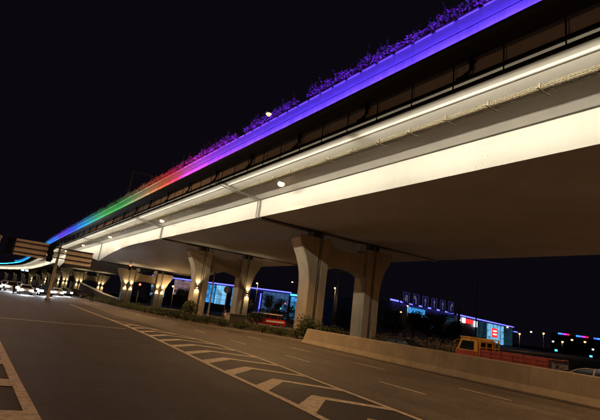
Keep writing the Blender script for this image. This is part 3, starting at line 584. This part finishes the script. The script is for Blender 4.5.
# ------------------------------------------------------------------ vehicles
def wheel(root, x, y_, r=0.32, w=0.22):
    t = MB().disc_x((0, 0, 0), r, w, 20).build('wheel', M['tyre'], root); t.location = (x, y_, r)
    s = 1 if x > 0 else -1
    MB().disc_x((s*(w/2+0.004), 0, 0), r*0.62, 0.02, 14).build('rim', M['rim'], t)
def car(loc, rz, paint, label, group=None, lights='off', kind='sedan'):
    """front towards local -Y"""
    r = tag(empty('car', loc, rz), label, 'car', group)
    if kind == 'sedan':
        low = [(-2.2, 0.32), (-2.25, 0.55), (-2.15, 0.72), (-1.0, 0.93), (1.45, 0.97), (2.1, 0.92), (2.28, 0.7), (2.25, 0.35), (2.0, 0.22), (-2.0, 0.2)]
        cab = [(-1.15, 0.92), (-0.45, 1.32), (-0.1, 1.42), (0.45, 1.44), (0.95, 1.36), (1.75, 0.96)]
    else:
        low = [(-2.2, 0.35), (-2.27, 0.6), (-2.15, 0.85), (-1.1, 1.02), (1.9, 1.06), (2.25, 1.0), (2.3, 0.7), (2.27, 0.4), (2.0, 0.26), (-2.0, 0.24)]
        cab = [(-1.25, 1.0), (-0.6, 1.52), (-0.2, 1.64), (0.9, 1.67), (1.7, 1.58), (2.15, 1.04)]
    rings = [[(sx*(0.9 if z < 0.9 else 0.85)*k, y_*(1 if k == 1 or abs(y_) < 2 else 0.97), z) for y_, z in low] for sx, k in ((-1, 0.93), (-1, 1.0), (1, 1.0), (1, 0.93))]
    rings = [[(x, y_, z) for (y_, z), x in zip(low, [w*(0.90 if 0.4 < z < 0.9 else 0.86) for y_, z in low])] for w in (-1.0, -0.9, 0.9, 1.0)]
    MB().loft(rings).build('body', paint, r, bevel=0.05)
    top = max(z for _, z in cab); bot = min(z for _, z in cab)
    def half(z): return 0.80-0.22*(z-bot)/(top-bot)
    g = MB(); g.loft([[(s*half(z), y_, z) for y_, z in cab] for s in (-1, 1)]); g.build('glass', M['glass'], r, bevel=0.02)
    for s in (-1, 1):
        MB().tube([(s*(half(z)+0.005), y_, z+0.01) for y_, z in cab], 0.035, 6).build('roof_rail', paint, r, True)
        zc = cab[3][1]; MB().tube([(s*(half(bot)+0.01), 0.25, bot), (s*(half(zc)+0.01), 0.3, zc)], 0.04, 6).build('pillar', paint, r)
    rf = [c for c in cab if c[1] > bot+0.3*(top-bot)]; rf = cab[1:5]
    MB().add([(s*(half(z)-0.01), y_, z+0.022) for y_, z in rf for s in (-1, 1)], [(2*i, 2*i+1, 2*i+3, 2*i+2) for i in range(len(rf)-1)]).build('roof', paint, r, True)
    for sx in (-1, 1):
        for y_ in (-1.38, 1.36): wheel(r, sx*0.80, y_)
        zh = 0.66 if kind == 'sedan' else 0.78
        MB().box(sx*0.66-0.2, sx*0.66+0.2, -2.28, -2.12, zh-0.1, zh+0.1).build('headlight', M['head'] if lights == 'on' else M['rim'], r, bevel=0.02)
        MB().box(sx*0.66-0.18, sx*0.66+0.18, 2.16, 2.305, zh+0.02, zh+0.2).build('taillight', M['tail'] if lights in ('tail', 'on') else M['tail_off'], r, bevel=0.02)
        MB().cbox((sx*0.98, -0.85, bot+0.06), (0.2, 0.1, 0.13)).build('mirror', paint, r, bevel=0.02)
    MB().box(-0.22, 0.22, 2.29, 2.31, 0.5, 0.62).build('number_plate', M['white'], r)
    if lights == 'on': lamp('headlight_beam', 'SPOT', (0, -2.4, 0.66), 900, (0.86, 0.92, 1.0), r, aim=(0, -1, -0.05), spot_size=R(75), spot_blend=0.8, shadow_soft_size=0.3)
    return r
pw, pd, ps, pr = car_paint('paint_white', (0.6, 0.6, 0.6)), car_paint('paint_black', (0.015, 0.015, 0.018)), car_paint('paint_silver', (0.5, 0.44, 0.36)), car_paint('paint_red', (0.5, 0.02, 0.02))
onc = [(7.2, 97.5, pw, 'sedan', 'white sedan with glaring headlights right of the gantry pole'), (4.4, 83, pd, 'suv', 'dark car with glaring headlights just left of the gantry pole'), (1.6, 79, pw, 'sedan', 'white sedan with glaring headlights second from the gantry pole on its left'), (-0.3, 90, ps, 'suv', 'grey car with headlights on, third from the gantry pole on its left'), (-2.6, 92, pw, 'sedan', 'car with headlights on at the left edge of the photo'), (9.6, 106, pd, 'suv', 'dark car with headlights on right behind the white sedan beside the gantry pole'), (6.2, 118, ps, 'sedan', 'grey sedan with headlights on, deep in the queue behind the gantry pole'), (-1.4, 104, pw, 'suv', 'white car with headlights on in the middle row at the left'), (3.6, 112, pd, 'sedan', 'dark sedan in the rear row of oncoming headlights, behind the pole'), (0.9, 120, pw, 'suv', 'pale car in the rear row of oncoming headlights'), (-3.6, 128, pd, 'sedan', 'dark car far back at the left edge with headlights on')]
for x, y_, p, k, lab in onc: car((x, y_, 0), 0.06, p, lab, 'oncoming cars with headlights', 'on', k)
car((11.5, 108, 0), 1.2, pd, 'dark parked car in front of the fourth pier, headlights off', None, 'off', 'suv')
car((24.9, 24.6, -0.35), math.pi+0.05, pd, 'dark car behind the barrier just right of the nearest pier', None, 'off', 'sedan')
car((23.2, 10.55, -0.40), math.pi, ps, 'silver car behind the barrier at the right edge behind the truck', None, 'tail', 'sedan')
car((34.5, 78, -0.35), math.pi-0.3, ps, 'small grey car with a red tail lamp between the second pier columns', None, 'tail', 'suv')
# red and white minibus right of the second pier
def minibus(loc, rz):
    r = tag(empty('minibus', loc, rz), 'red and white minibus under the bluish hall, left of the nearest pier', 'minibus')
    body = [(-2.6, 0.4), (-2.65, 0.9), (-2.45, 1.15), (-2.0, 1.2), (2.55, 1.2), (2.6, 0.4)]
    MB().prism_x(body, -0.95, 0.95).build('body', pr, r, bevel=0.05)
    MB().prism_x([(-2.4, 1.2), (-1.75, 1.82), (2.5, 1.82), (2.55, 1.2)], -0.88, 0.88).build('glass', M['glass'], r, bevel=0.04)
    MB().prism_x([(-1.85, 1.82), (-1.7, 1.98), (2.45, 1.98), (2.55, 1.82)], -0.92, 0.92).build('roof', pw, r, bevel=0.04)
    for sx in (-1, 1):
        for y_ in (-1.7, 1.6): wheel(r, sx*0.84, y_, 0.34)
        for y_ in (-0.9, 0.5, 1.7): MB().box(sx*0.90-0.02, sx*0.90+0.02, y_-0.05, y_+0.05, 1.2, 1.82).build('pillar', pr, r)
        MB().box(sx*0.7-0.15, sx*0.7+0.15, -2.68, -2.55, 0.75, 0.92).build('headlight', M['white_sign'], r); MB().box(sx*0.8-0.1, sx*0.8+0.1, 2.58, 2.63, 0.8, 1.1).build('taillight', M['tail'], r)
    MB().box(-0.97, -0.951, -2.2, 1.2, 0.75, 1.0).build('side_stripe', M['white'], r)
minibus((33.6, 60.5, -0.35), math.pi*0.5+0.1)
street_lamp((37.2, 57.5, -0.4), 7.0, 2.6, 1.6, 'added lamp lighting the minibus, half hidden behind the left column of the nearest pier', None, 2600, size=0.7)  # extra lamp added only to brighten the minibus
# dropside truck
def truck(loc, rz):
    r = tag(empty('dropside_truck', loc, rz), 'red dropside flatbed truck with orange cab frame behind the barrier', 'truck')   # front towards +Y, origin at rear
    MB().box(-0.95, 0.95, 0.05, 4.05, 0.86, 0.98).build('bed_floor', M['truck_red'], r)
    for s in (-1, 1):
        for k in range(3):
            y0 = 0.06+k*1.34; b = MB().box(s*0.97-0.025, s*0.97+0.025, y0, y0+1.28, 0.92, 1.52)
            for z in (1.0, 1.2, 1.4): b.box(s*1.005-0.02, s*1.005+0.02, y0+0.03, y0+1.25, z-0.04, z+0.04)
            sb = b.build('side_board', M['truck_red'], r, bevel=0.008)
            MB().box(s*1.03-0.015, s*1.03+0.015, y0+0.6, y0+0.68, 0.84, 1.5).build('latch', M['truck_red'], sb)
        for k in range(4): MB().box(s*0.98-0.045, s*0.98+0.045, 0.0+k*1.34, 0.055+k*1.34, 0.84, 1.55).build('post', M['truck_red'], r)
        for k in range(7): MB().box(s*1.02-0.02, s*1.02+0.02, 0.4+k*0.55, 0.47+k*0.55, 0.80, 0.85).build('marker_lamp', M['lens_white'] if k in (4, 6) and s < 0 else M['steel'], r)
        MB().box(s*0.35-0.05, s*0.35+0.05, 0.1, 5.4, 0.62, 0.84).build('chassis_rail', M['black_house'], r)
        for y_, ry in ((0.95, 0.38), (4.75, 0.38)): wheel(r, s*0.82, y_, ry, 0.26)
        MB().box(s*0.72-0.16, s*0.72+0.16, -0.03, 0.03, 0.62, 0.76).build('taillight', M['tail'], r)
        MB().box(s*0.62-0.2, s*0.62+0.2, -0.045, 0.005, 1.5, 1.56).build('reflector', M['truck_orange'], r)
    tg = MB().box(-0.96, 0.96, -0.02, 0.03, 0.88, 1.50)
    for x in (-0.9, 0, 0.9): tg.box(x-0.03, x+0.03, -0.05, -0.021, 0.88, 1.5)
    tgo = tg.build('tailgate', surf('tailgate_paint', (0.10, 0.05, 0.08), 0.6, 0.3, 4), r)
    tgo['label'] = 'dark purplish tailgate with white painted number'
    cu = bpy.data.curves.new('number', 'FONT'); cu.body = '浙C5P008'; cu.size = 0.40; cu.align_x = 'CENTER'; cu.extrude = 0.002
    t = bpy.data.objects.new('number', cu); COL.objects.link(t); bpy.context.view_layer.update()
    me = bpy.data.meshes.new_from_object(t.evaluated_get(bpy.context.evaluated_depsgraph_get())); bpy.data.objects.remove(t)
    me.materials.clear(); me.materials.append(M['white']); n = put('lettering', me, tgo, (0, -0.056, 1.04)); n.rotation_euler = (R(90), 0, 0)
    MB().box(-0.24, 0.24, -0.05, -0.03, 0.62, 0.78).build('number_plate', M['plate'], r)
    # headboard frame and cab
    for x in (-0.93, -0.31, 0.31, 0.93): MB().box(x-0.035, x+0.035, 4.08, 4.15, 0.86, 1.95).build('headboard_post', M['truck_orange'], r)
    for z in (1.3, 1.62, 1.95): MB().box(-0.96, 0.96, 4.07, 4.16, z-0.035, z+0.035).build('headboard_bar', M['truck_orange'], r)
    cab = [(4.3, 0.7), (4.3, 2.02), (4.45, 2.1), (5.5, 2.08), (5.78, 1.45), (5.9, 1.3), (5.92, 0.62), (4.6, 0.55)]
    MB().prism_x(cab, -0.92, 0.92).build('cab', M['truck_orange'], r, bevel=0.05)
    for s in (-1, 1): MB().prism_x([(4.34, 0.72), (4.34, 1.34), (5.74, 1.34), (5.88, 1.22), (5.88, 0.66)], s*0.925-0.014, s*0.925+0.014).build('door_panel', M['truck_red'], r)
    for s in (-1, 1):
        MB().prism_x([(4.55, 1.4), (4.55, 1.92), (5.4, 1.92), (5.6, 1.4)], s*0.925-0.012, s*0.925+0.012).build('side_window', M['glass'], r)
        MB().tube([(s*0.95, 5.65, 1.3), (s*1.12, 5.8, 1.45), (s*1.12, 5.8, 1.85), (s*0.95, 5.6, 1.95)], 0.022, 6).build('mirror_arm', M['truck_orange'], r)
        MB().box(s*0.94-0.03, s*0.94+0.03, 4.12, 5.5, 2.1, 2.17).build('roof_rack_rail', M['truck_orange'], r)
        for y_ in (4.15, 4.8, 5.45): MB().box(s*0.94-0.03, s*0.94+0.03, y_-0.03, y_+0.03, 1.98, 2.1).build('rack_post', M['truck_orange'], r)
    MB().add([(-0.8, 5.52, 2.0), (0.8, 5.52, 2.0), (0.8, 5.785, 1.47), (-0.8, 5.785, 1.47)], [(0, 1, 2, 3)]).build('windscreen', M['glass'], r)
    MB().box(-0.7, 0.7, 4.285, 4.299, 1.45, 1.9).build('rear_window', M['glass'], r)
    for s in (-1, 1): MB().box(s*0.7-0.16, s*0.7+0.16, 5.9, 5.94, 0.75, 0.92).build('headlight', M['rim'], r)
    MB().box(-0.5, 0.5, 3.4, 3.95, 0.985, 1.32).build('cargo_box', M['truck_orange'], r, bevel=0.03)
truck((25.2, 13.2, -0.35), 0.0)

# ------------------------------------------------------------------ signal gantry at the left (seen from behind)
gy = 62.0
ga = tag(empty('signal_gantry', (3.75, gy, 0)), 'leaning looking steel signal gantry with three dark rails at the left', 'gantry')
MB().lathe([(0.3, 0), (0.3, 0.25), (0.19, 0.3), (0.13, 6.9)], n=14).build('pole', M['pole'], ga, True)
for z in (5.15, 5.75, 6.35): MB().tube([(-5.2, -0.1, z), (3.85, -0.1, z-0.05)], 0.06, 8).build('rail', M['black_house'], ga)
def panel(x0, x1, z0, z1, lab):
    r = tag(empty('sign_panel', ((x0+x1)/2, gy+0.12, z0)), lab, 'road sign', 'backs of road signs on the gantry'); w = (x1-x0)/2; h = z1-z0
    MB().box(-w, w, 0, 0.03, 0, h).build('panel', M['signback'], r, bevel=0.01)
    for k in range(7): MB().box(-w+0.1+k*(2*w-0.2)/6-0.025, -w+0.1+k*(2*w-0.2)/6+0.025, -0.05, -0.002, 0.03, h-0.03).build('stiffener', M['signback'], r)
panel(-0.95, 2.5, 4.78, 6.68, 'larger sign panel seen from the back, left of the gantry pole')
panel(4.55, 7.6, 4.62, 6.42, 'smaller sign panel seen from the back, right of the gantry pole')
def signal_back(x, z0, lab):
    r = tag(empty('traffic_signal', (x, gy-0.2, z0)), lab, 'traffic signal', 'traffic signals seen from behind')
    MB().box(-0.26, 0.26, -0.1, 0.16, 0, 2.1).build('housing', M['black'], r, bevel=0.06)
    for k in range(3):
        v = MB().lathe([(0.36, 0.0), (0.36, 0.3), (0.32, 0.3), (0.3, 0.0)], n=18).build('visor', M['black'], r, True); v.location = (0, 0.1, 0.37+k*0.68); v.rotation_euler = (R(-90), 0, 0)
        d = MB().disc_y((0, -0.1, 0.37+k*0.68), 0.36, 0.14, 18).build('lamp_back', M['black'], r)
signal_back(-1.45, 4.6, 'black three lamp signal at the left end of the gantry'); signal_back(2.85, 4.5, 'black three lamp signal beside the gantry pole')
r = tag(empty('camera_post', (-2.55, 61.0, 0)), 'pale steel post at the left edge beside the gantry signal', 'post'); MB().lathe([(0.16, 0), (0.11, 6.4)], n=10).build('pole', M['signback'], r, True); MB().box(-0.16, 0.16, -0.3, 0.3, 6.4, 6.62).build('camera_box', M['steel'], r)

# red signals by the third pier, signals by the hall, post and lamp standards
def signal(loc, h, on, lab, rz=0.0, post=True, sc=1.0):
    r = tag(empty('traffic_signal', loc, rz), lab, 'traffic signal', 'lit traffic signals')
    if post: MB().lathe([(0.07, 0), (0.05, h)], n=8).build('pole', M['pole'], r, True)
    MB().box(-0.17*sc, 0.17*sc, -0.1, 0.1, h-0.55*sc, h+0.5*sc).build('housing', M['black'], r, bevel=0.03)
    k = {'red': 0.32, 'green': -0.36}[on]
    MB().disc_y((0, -0.11, h+k*sc), 0.15*sc, 0.03, 14).build('lamp_lens', M['red_sig' if on == 'red' else 'green_sig'], r)
    for q in (0.32, -0.02, -0.36):
        if q != k: MB().disc_y((0, -0.11, h+q*sc), 0.14*sc, 0.02, 14).build('dark_lens', M['glass'], r)
    return r
signal((17.7, 78, 0.0), 3.35, 'red', 'red traffic signal on a post between the third pier columns', 0, True, 1.15)
r = signal((BX(89, 20.8)+1.0, 86, 6.6), 0.15, 'red', 'red traffic signal hung high under the bridge before the third pier', 0, False, 1.0)
MB().box(-0.04, 0.04, 0, 0.08, 0.6, 1.6).build('hanger_bracket', M['black'], r)
signal((56.8, 97.3, -0.4), 3.9, 'green', 'left green traffic signal in front of the hall', -0.5, True, 1.1); signal((57.6, 96.6, -0.4), 4.5, 'red', 'red traffic signal between two green ones in front of the hall', -0.5, True, 1.1); signal((59.4, 95.8, -0.4), 4.0, 'green', 'right green traffic signal in front of the hall', -0.5, True, 1.1)
def plain_post(x, y_, h, rad, lab, z0=-0.4):
    r = tag(empty('post', (x, y_, z0)), lab, 'post'); MB().lathe([(rad*1.6, 0), (rad*1.5, 0.3), (rad, 0.35), (rad*0.7, h)], n=10).build('pole', M['pole'], r, True); return r
p = plain_post(62.6, 45.5, 11.0, 0.12, 'tall thin unlit pole rising behind the truck'); MB().box(-0.5, 0.5, -0.08, 0.08, 10.9, 11.0).build('crossarm', M['pole'], p)
p = plain_post(24.3, 62, 7.4, 0.13, 'pinkish bare post between the second pier columns', 0.0)
# round sign seen from the back and pale plinth by the second pier
r = tag(empty('round_sign', (20.9, 48.5, 0.1)), 'round traffic sign seen from behind on a post left of the pale plinth', 'road sign'); MB().lathe([(0.045, 0), (0.045, 4.0)], n=8).build('pole', M['steel'], r, True); MB().disc_y((0, 0.06, 3.65), 0.42, 0.03, 22).build('disc', M['steel'], r)
r = tag(empty('plinth', (21.9, 47.3, 0.0)), 'pale concrete plinth box in front of the second pier right column', 'plinth'); MB().box(-1.0, 1.0, -0.6, 0.6, 0, 1.05).build('block', M['barrier'], r, bevel=0.03); MB().box(-1.08, 1.08, -0.68, 0.68, 1.052, 1.17).build('cap', M['barrier'], r, bevel=0.02)
for x in (-0.4, 0.5): MB().box(x-0.3, x+0.3, -0.615, -0.602, 0.3, 0.8).build('door', M['steel'], r)
# high mast
r = tag(empty('light_mast', (74, 97.5, -0.4)), 'tall unlit light mast with ring crown seen between the nearest pier columns', 'mast'); MB().lathe([(0.4, 0), (0.2, 15.9)], n=12).build('pole', M['steel'], r, True)
MB().lathe([(1.5, 15.2), (1.6, 15.35), (1.5, 15.5), (1.3, 15.35)], n=18).build('ring', M['steel'], r)
for k in range(8):
    a = k*math.pi/4; MB().cbox((1.55*math.cos(a), 1.55*math.sin(a), 15.0), (0.5, 0.5, 0.35)).build('floodlight', M['black_house'], r); MB().tube([(0, 0, 15.8), (1.45*math.cos(a), 1.45*math.sin(a), 15.4)], 0.05, 5).build('spoke', M['steel'], r)
# lane sign gantry
A, B = Vector((51.6, 51.0, 0)), Vector((68.5, 53.4, 0)); dv = (B-A).normalized(); rz = math.atan2(dv.y, dv.x)
lg = tag(empty('lane_gantry', (B.x, B.y, -0.4), rz), 'grey cantilever gantry post and arm carrying six blue lane signs', 'gantry')
MB().lathe([(0.3, 0), (0.22, 7.0)], n=12).build('pole', M['pole'], lg, True)
for z in (6.3, 6.9): MB().tube([(0, 0, z), (-17.0, 0, z+0.1)], 0.07, 8).build('arm', M['pole'], lg)
Lq = [(-0.1, -0.45), (-0.1, 0.05), (-0.38, 0.25), (-0.5, 0.1), (-0.5, 0.5), (-0.1, 0.52), (-0.22, 0.4), (0.1, 0.18), (0.1, -0.45)]
UP = [(-0.07, -0.5), (-0.07, 0.15), (-0.26, 0.1), (0, 0.55), (0.26, 0.1), (0.07, 0.15), (0.07, -0.5)]
RT = [(-x, z) for x, z in Lq][::-1]; UT = [(0.32, -0.4), (0.32, 0.2), (0.1, 0.45), (-0.2, 0.35), (-0.25, 0.0), (-0.45, 0.02), (-0.15, -0.35), (0.1, 0.04), (-0.08, 0.02), (-0.05, 0.2), (0.08, 0.27), (0.18, 0.15), (0.18, -0.4)]
for k, (shape, what) in enumerate(((UT, 'U turn arrow, leftmost'), (Lq, 'left turn arrow'), (UP, 'straight arrow, third from left'), (UP, 'straight arrow, fourth from left'), (UP, 'straight arrow, fifth from left'), (RT, 'right turn arrow, rightmost'))):
    s = tag(empty('lane_sign', tuple(B - dv*(16.2-k*2.62) + Vector((0.02, -0.16, 5.55))), rz), 'blue lane sign with %s on the overhead gantry' % what, 'road sign', 'blue lane signs on the gantry')
    MB().box(-0.78, 0.78, -0.03, 0.03, 0, 1.95).build('panel', M['lane_blue'], s)
    MB().prism_y([(x*1.1, 1.0+z*1.35) for x, z in shape], -0.045, -0.032).build('arrow', M['arrow'], s)
    fr = MB()
    for x0, x1, z0, z1 in ((-0.8, 0.8, -0.04, 0.04), (-0.8, 0.8, 1.91, 1.99), (-0.82, -0.74, 0.04, 1.91), (0.74, 0.82, 0.04, 1.91)): fr.box(x0, x1, -0.06, -0.033, z0, z1)
    fr.build('frame', glow('sign_led', (0.2, 0.2, 0.8), 0.1), s)
# gantry post on the bridge
r = tag(empty('deck_gantry', (BX(60, 12.9), 60, 12.24)), 'brown steel post with long arm standing on the bridge over the green light', 'gantry')
MB().lathe([(0.12, 0), (0.09, 5.6)], n=10).build('pole', M['pole'], r, True); MB().tube([(0, 0, 5.5), (1.6, 0, 5.52), (4.6, 0, 5.45)], 0.05, 8).build('arm', M['pole'], r)
MB().box(-0.25, 0.1, -0.2, 0.2, 1.4, 2.3).build('control_box', M['steel'], r)

# ------------------------------------------------------------------ ramp behind the piers
rp = tag(empty('ramp_wall', (18.5, 92, 0)), 'descending ramp with a pale lit parapet seen behind the third pier', 'ramp')
prt = [(13.5, 122, 3.2), (16.4, 103, 1.3), (18.4, 93.5, 0.55)]
w = MB(); w.loft([[(x-18.5, y_-92, -0.4), (x-18.5, y_-92, z), (x-18.2, y_-92, z), (x-18.2, y_-92, -0.4)] for x, y_, z in prt]).build('wall', M['shelf'], rp)
MB().loft([[(x-18.56, y_-92, z+0.02), (x-18.56, y_-92, z+0.22), (x-18.15, y_-92, z+0.22), (x-18.15, y_-92, z+0.02)] for x, y_, z in prt]).build('parapet', M['white'], rp)

# ------------------------------------------------------------------ people
def person(loc, rz, lab, stride=0.16):
    me = bpy.data.meshes.new('person')
    J = [(0, 0, 0.93), (0, 0, 1.15), (0, -0.01, 1.38), (0, -0.02, 1.5), (0, -0.04, 1.63), (0, -0.05, 1.73)]
    J += [(-0.19, 0, 1.42), (-0.25, 0.03, 1.15), (-0.24, -0.08, 0.9), (-0.235, -0.11, 0.81), (0.19, 0, 1.42), (0.25, 0.03, 1.15), (0.24, -0.06, 0.9), (0.235, -0.09, 0.81)]
    J += [(-0.1, 0, 0.88), (-0.1, -stride*0.7, 0.5), (-0.1, -stride, 0.08), (-0.1, -stride-0.16, 0.04), (0.1, 0, 0.88), (0.1, stride*0.3, 0.5), (0.1, stride, 0.1), (0.1, stride-0.14, 0.04)]
    Ed = [(0,1),(1,2),(2,3),(3,4),(4,5),(2,6),(6,7),(7,8),(8,9),(2,10),(10,11),(11,12),(12,13),(0,14),(14,15),(15,16),(16,17),(0,18),(18,19),(19,20),(20,21)]
    rad = [0.15, 0.14, 0.16, 0.06, 0.1, 0.085] + [0.07, 0.055, 0.042, 0.04]*2 + [0.1, 0.075, 0.05, 0.045]*2
    me.from_pydata(J, Ed, []); o = bpy.data.objects.new('person', me); COL.objects.link(o); o.location = loc; o.rotation_euler = (0, 0, rz)
    sk = o.modifiers.new('skin', 'SKIN'); o.modifiers.new('sub', 'SUBSURF').levels = 1
    if not me.skin_vertices: me.attributes  # layer is made by the modifier below
    bpy.context.view_layer.objects.active = o
    lay = me.skin_vertices[0] if me.skin_vertices else None
    if lay:
        for i, q in enumerate(rad): lay.data[i].radius = (q, q*0.85)
        lay.data[0].use_root = True
    me.materials.append(M['cloth_dark'])
    return tag(o, lab, 'person')
person((10.4, 75, 0), 2.6, 'person in dark clothes standing at the kerb left of the third pier')
person((0.15, 74, 0), 0.4, 'dark clothed person silhouetted against the headlights at the left')

# ------------------------------------------------------------------ buildings
def building(name, a, b, depth, h, lab, cat='building'):
    a, b = Vector((*a, 0)), Vector((*b, 0)); d = (b-a).normalized(); L = (b-a).length
    r = tag(empty(name, (a.x, a.y, -0.42), math.atan2(d.y, d.x)), lab, cat); return r, L
b1, L1 = building('exhibition_hall', (44, 175.4), (93, 145.7), 40, 11, 'long low hall with blue neon roofline seen between the second and nearest piers')
q0 = 6.55
MB().box(0, L1+5, 0.3, 40, 0, 10.6).build('wall', M['facade_dark'], b1)
MB().box(-0.2, L1-3.4, -0.35, 0.0, 10.45, 10.85).build('roof_edge', M['neon'], b1)
for t0, t1, z0, z1, m in ((0, 5.5, 3, 9.9, 'facade_pale'), (q0+2, q0+9, 4.5, 10.3, 'facade_pink'), (q0+13.8, q0+18, 3.2, 10.0, 'facade_lit'), (q0+18.3, q0+22.5, 3.0, 10.1, 'facade_pale'), (q0+24.6, q0+27.8, 3.0, 10.1, 'facade_lit'), (q0+36.5, q0+46.6, 0.5, 10.0, 'facade_blue'), (q0+47.4, q0+52.5, 0.5, 9.2, 'facade_lit')):
    n = max(2, int((t1-t0)/1.6)); nz = 4
    for i in range(n):
        for j in range(nz):
            w_ = (t1-t0)/n; hh = (z1-z0)/nz
            MB().box(t0+i*w_+0.06, t0+(i+1)*w_-0.06, 0.12, 0.29, z0+j*hh+0.06, z0+(j+1)*hh-0.06).build('window', M[m], b1)
MB().box(q0+47, L1+5.4, -0.3, 0.0, 9.6, 10.2).build('canopy', M['cyan'], b1)
MB().box(q0+35.6, q0+35.9, -0.2, 0.25, 0, 9).build('neon_upright', M['neon'], b1)
b2, L2 = building('shopping_hall', (108.9, 111.8), (253.4, 158.9), 60, 11, 'long hall with blue neon roof edge, red sign and poster behind the truck')
MB().box(0, L2, 0.4, 60, 0, 10.9).build('wall', M['facade_dark'], b2)
for k in range(8): MB().box(-2+k*7.3, 3.4+k*7.3, -0.5, 0.0, 11.2, 11.7).build('roof_edge', M['neon'], b2)
MB().box(60, L2, -0.5, 0.0, 11.2, 11.65).build('roof_edge', M['neon'], b2)
MB().box(L2+1, L2+9, -0.5, 0.0, 8.7, 9.2).build('roof_edge', M['neon'], b2)
for t0, t1, z0, z1, m, n, nz in ((12, 27, 8.2, 10.4, 'facade_lit', 6, 1), (24, 36, 7.0, 8.2, 'facade_pale', 6, 1), (33, 37, 3.5, 6.5, 'facade_lit', 2, 2), (48, 60, 6.2, 9.6, 'facade_teal', 5, 2), (104, 126, 0.5, 10.6, 'facade_pale', 5, 3), (128, 133, 0.5, 10.6, 'facade_pale', 1, 3), (134, 151.5, 0.5, 10.6, 'facade_teal', 8, 4), (86, 103, 3.0, 10.6, 'facade_teal', 8, 3)):
    for i in range(n):
        for j in range(nz):
            w_ = (t1-t0)/n; hh = (z1-z0)/nz
            MB().box(t0+i*w_+0.12, t0+(i+1)*w_-0.12, 0.1, 0.39, z0+j*hh+0.08, z0+(j+1)*hh-0.08).build('window', M[m], b2)
MB().box(66.5, 69.5, -0.5, 0.0, 8.4, 10.6).build('sign_logo', M['white_sign'], b2); MB().box(69.7, 80, -0.45, 0.05, 8.5, 10.4).build('red_sign', M['red_sign'], b2); MB().box(82.5, 86, -0.5, 0.0, 7.5, 10.2).build('sign_logo', M['white_sign'], b2)
MB().box(110.5, 121, -0.12, 0.05, 4.0, 8.6).build('poster', M['red_sign'], b2)
for z in (5.2, 6.9): MB().box(112.5, 119, -0.16, -0.125, z, z+0.6).build('poster_band', M['white_sign'], b2)
for k, ((x, y_), wd, lab) in enumerate((((528, 276.5), 13, 'left far block with a blue to red lit roof edge'), ((546, 266), 14, 'middle far block with a blue to magenta lit roof edge'), ((563, 255.5), 14, 'right far block with a blue lit roof edge at the photo edge'))):
    t = tag(empty('far_block', (x, y_, -0.42), -0.53), lab, 'building', 'far blocks with lit roof edges')
    MB().box(0, wd, 0.5, 14, 0, 19.3-k*0.3).build('wall', M['tower'], t)
    cols = [(0.03, 0.25, 1.0), (0.2, 0.1, 1.0), (0.75, 0.05, 0.7), (1.0, 0.03, 0.08)]
    if k == 2: cols = [(0.05, 0.1, 1.0), (0.02, 0.35, 1.0), (0.02, 0.4, 1.0), (0.03, 0.3, 1.0)]
    for j, c in enumerate(cols): MB().box(wd*j/4, wd*(j+1)/4, -0.3, 0.48, 18.4-k*0.3, 20.0-k*0.3).build('roof_light', glow('roof_led', c, 2.2 - 0.4*j), t)
    for i in range(4):
        for j in range(5):
            MB().box(wd*i/4+0.7, wd*(i+1)/4-0.7, 0.35, 0.49, 2+j*3.2, 3.9+j*3.2).build('window', M['glass'], t)
for (x, y_, z), m, lab in (((159.1, 84.1, 1.3), 'cyan', 'small cyan lit sign far behind the truck bed'), ((169.5, 78, 0.76), 'cyan', 'small blue lit sign at the right edge')):
    r = tag(empty('lit_sign', (x, y_, -0.42), -0.9), lab, 'sign'); MB().lathe([(0.06, 0), (0.06, z)], n=6).build('pole', M['pole'], r); MB().box(-0.4, 0.4, -0.1, 0.1, z, z+0.6).build('panel', M[m], r); MB().box(-0.42, 0.42, -0.04, 0.12, z+0.602, z+0.7).build('cap', M['black_house'], r)
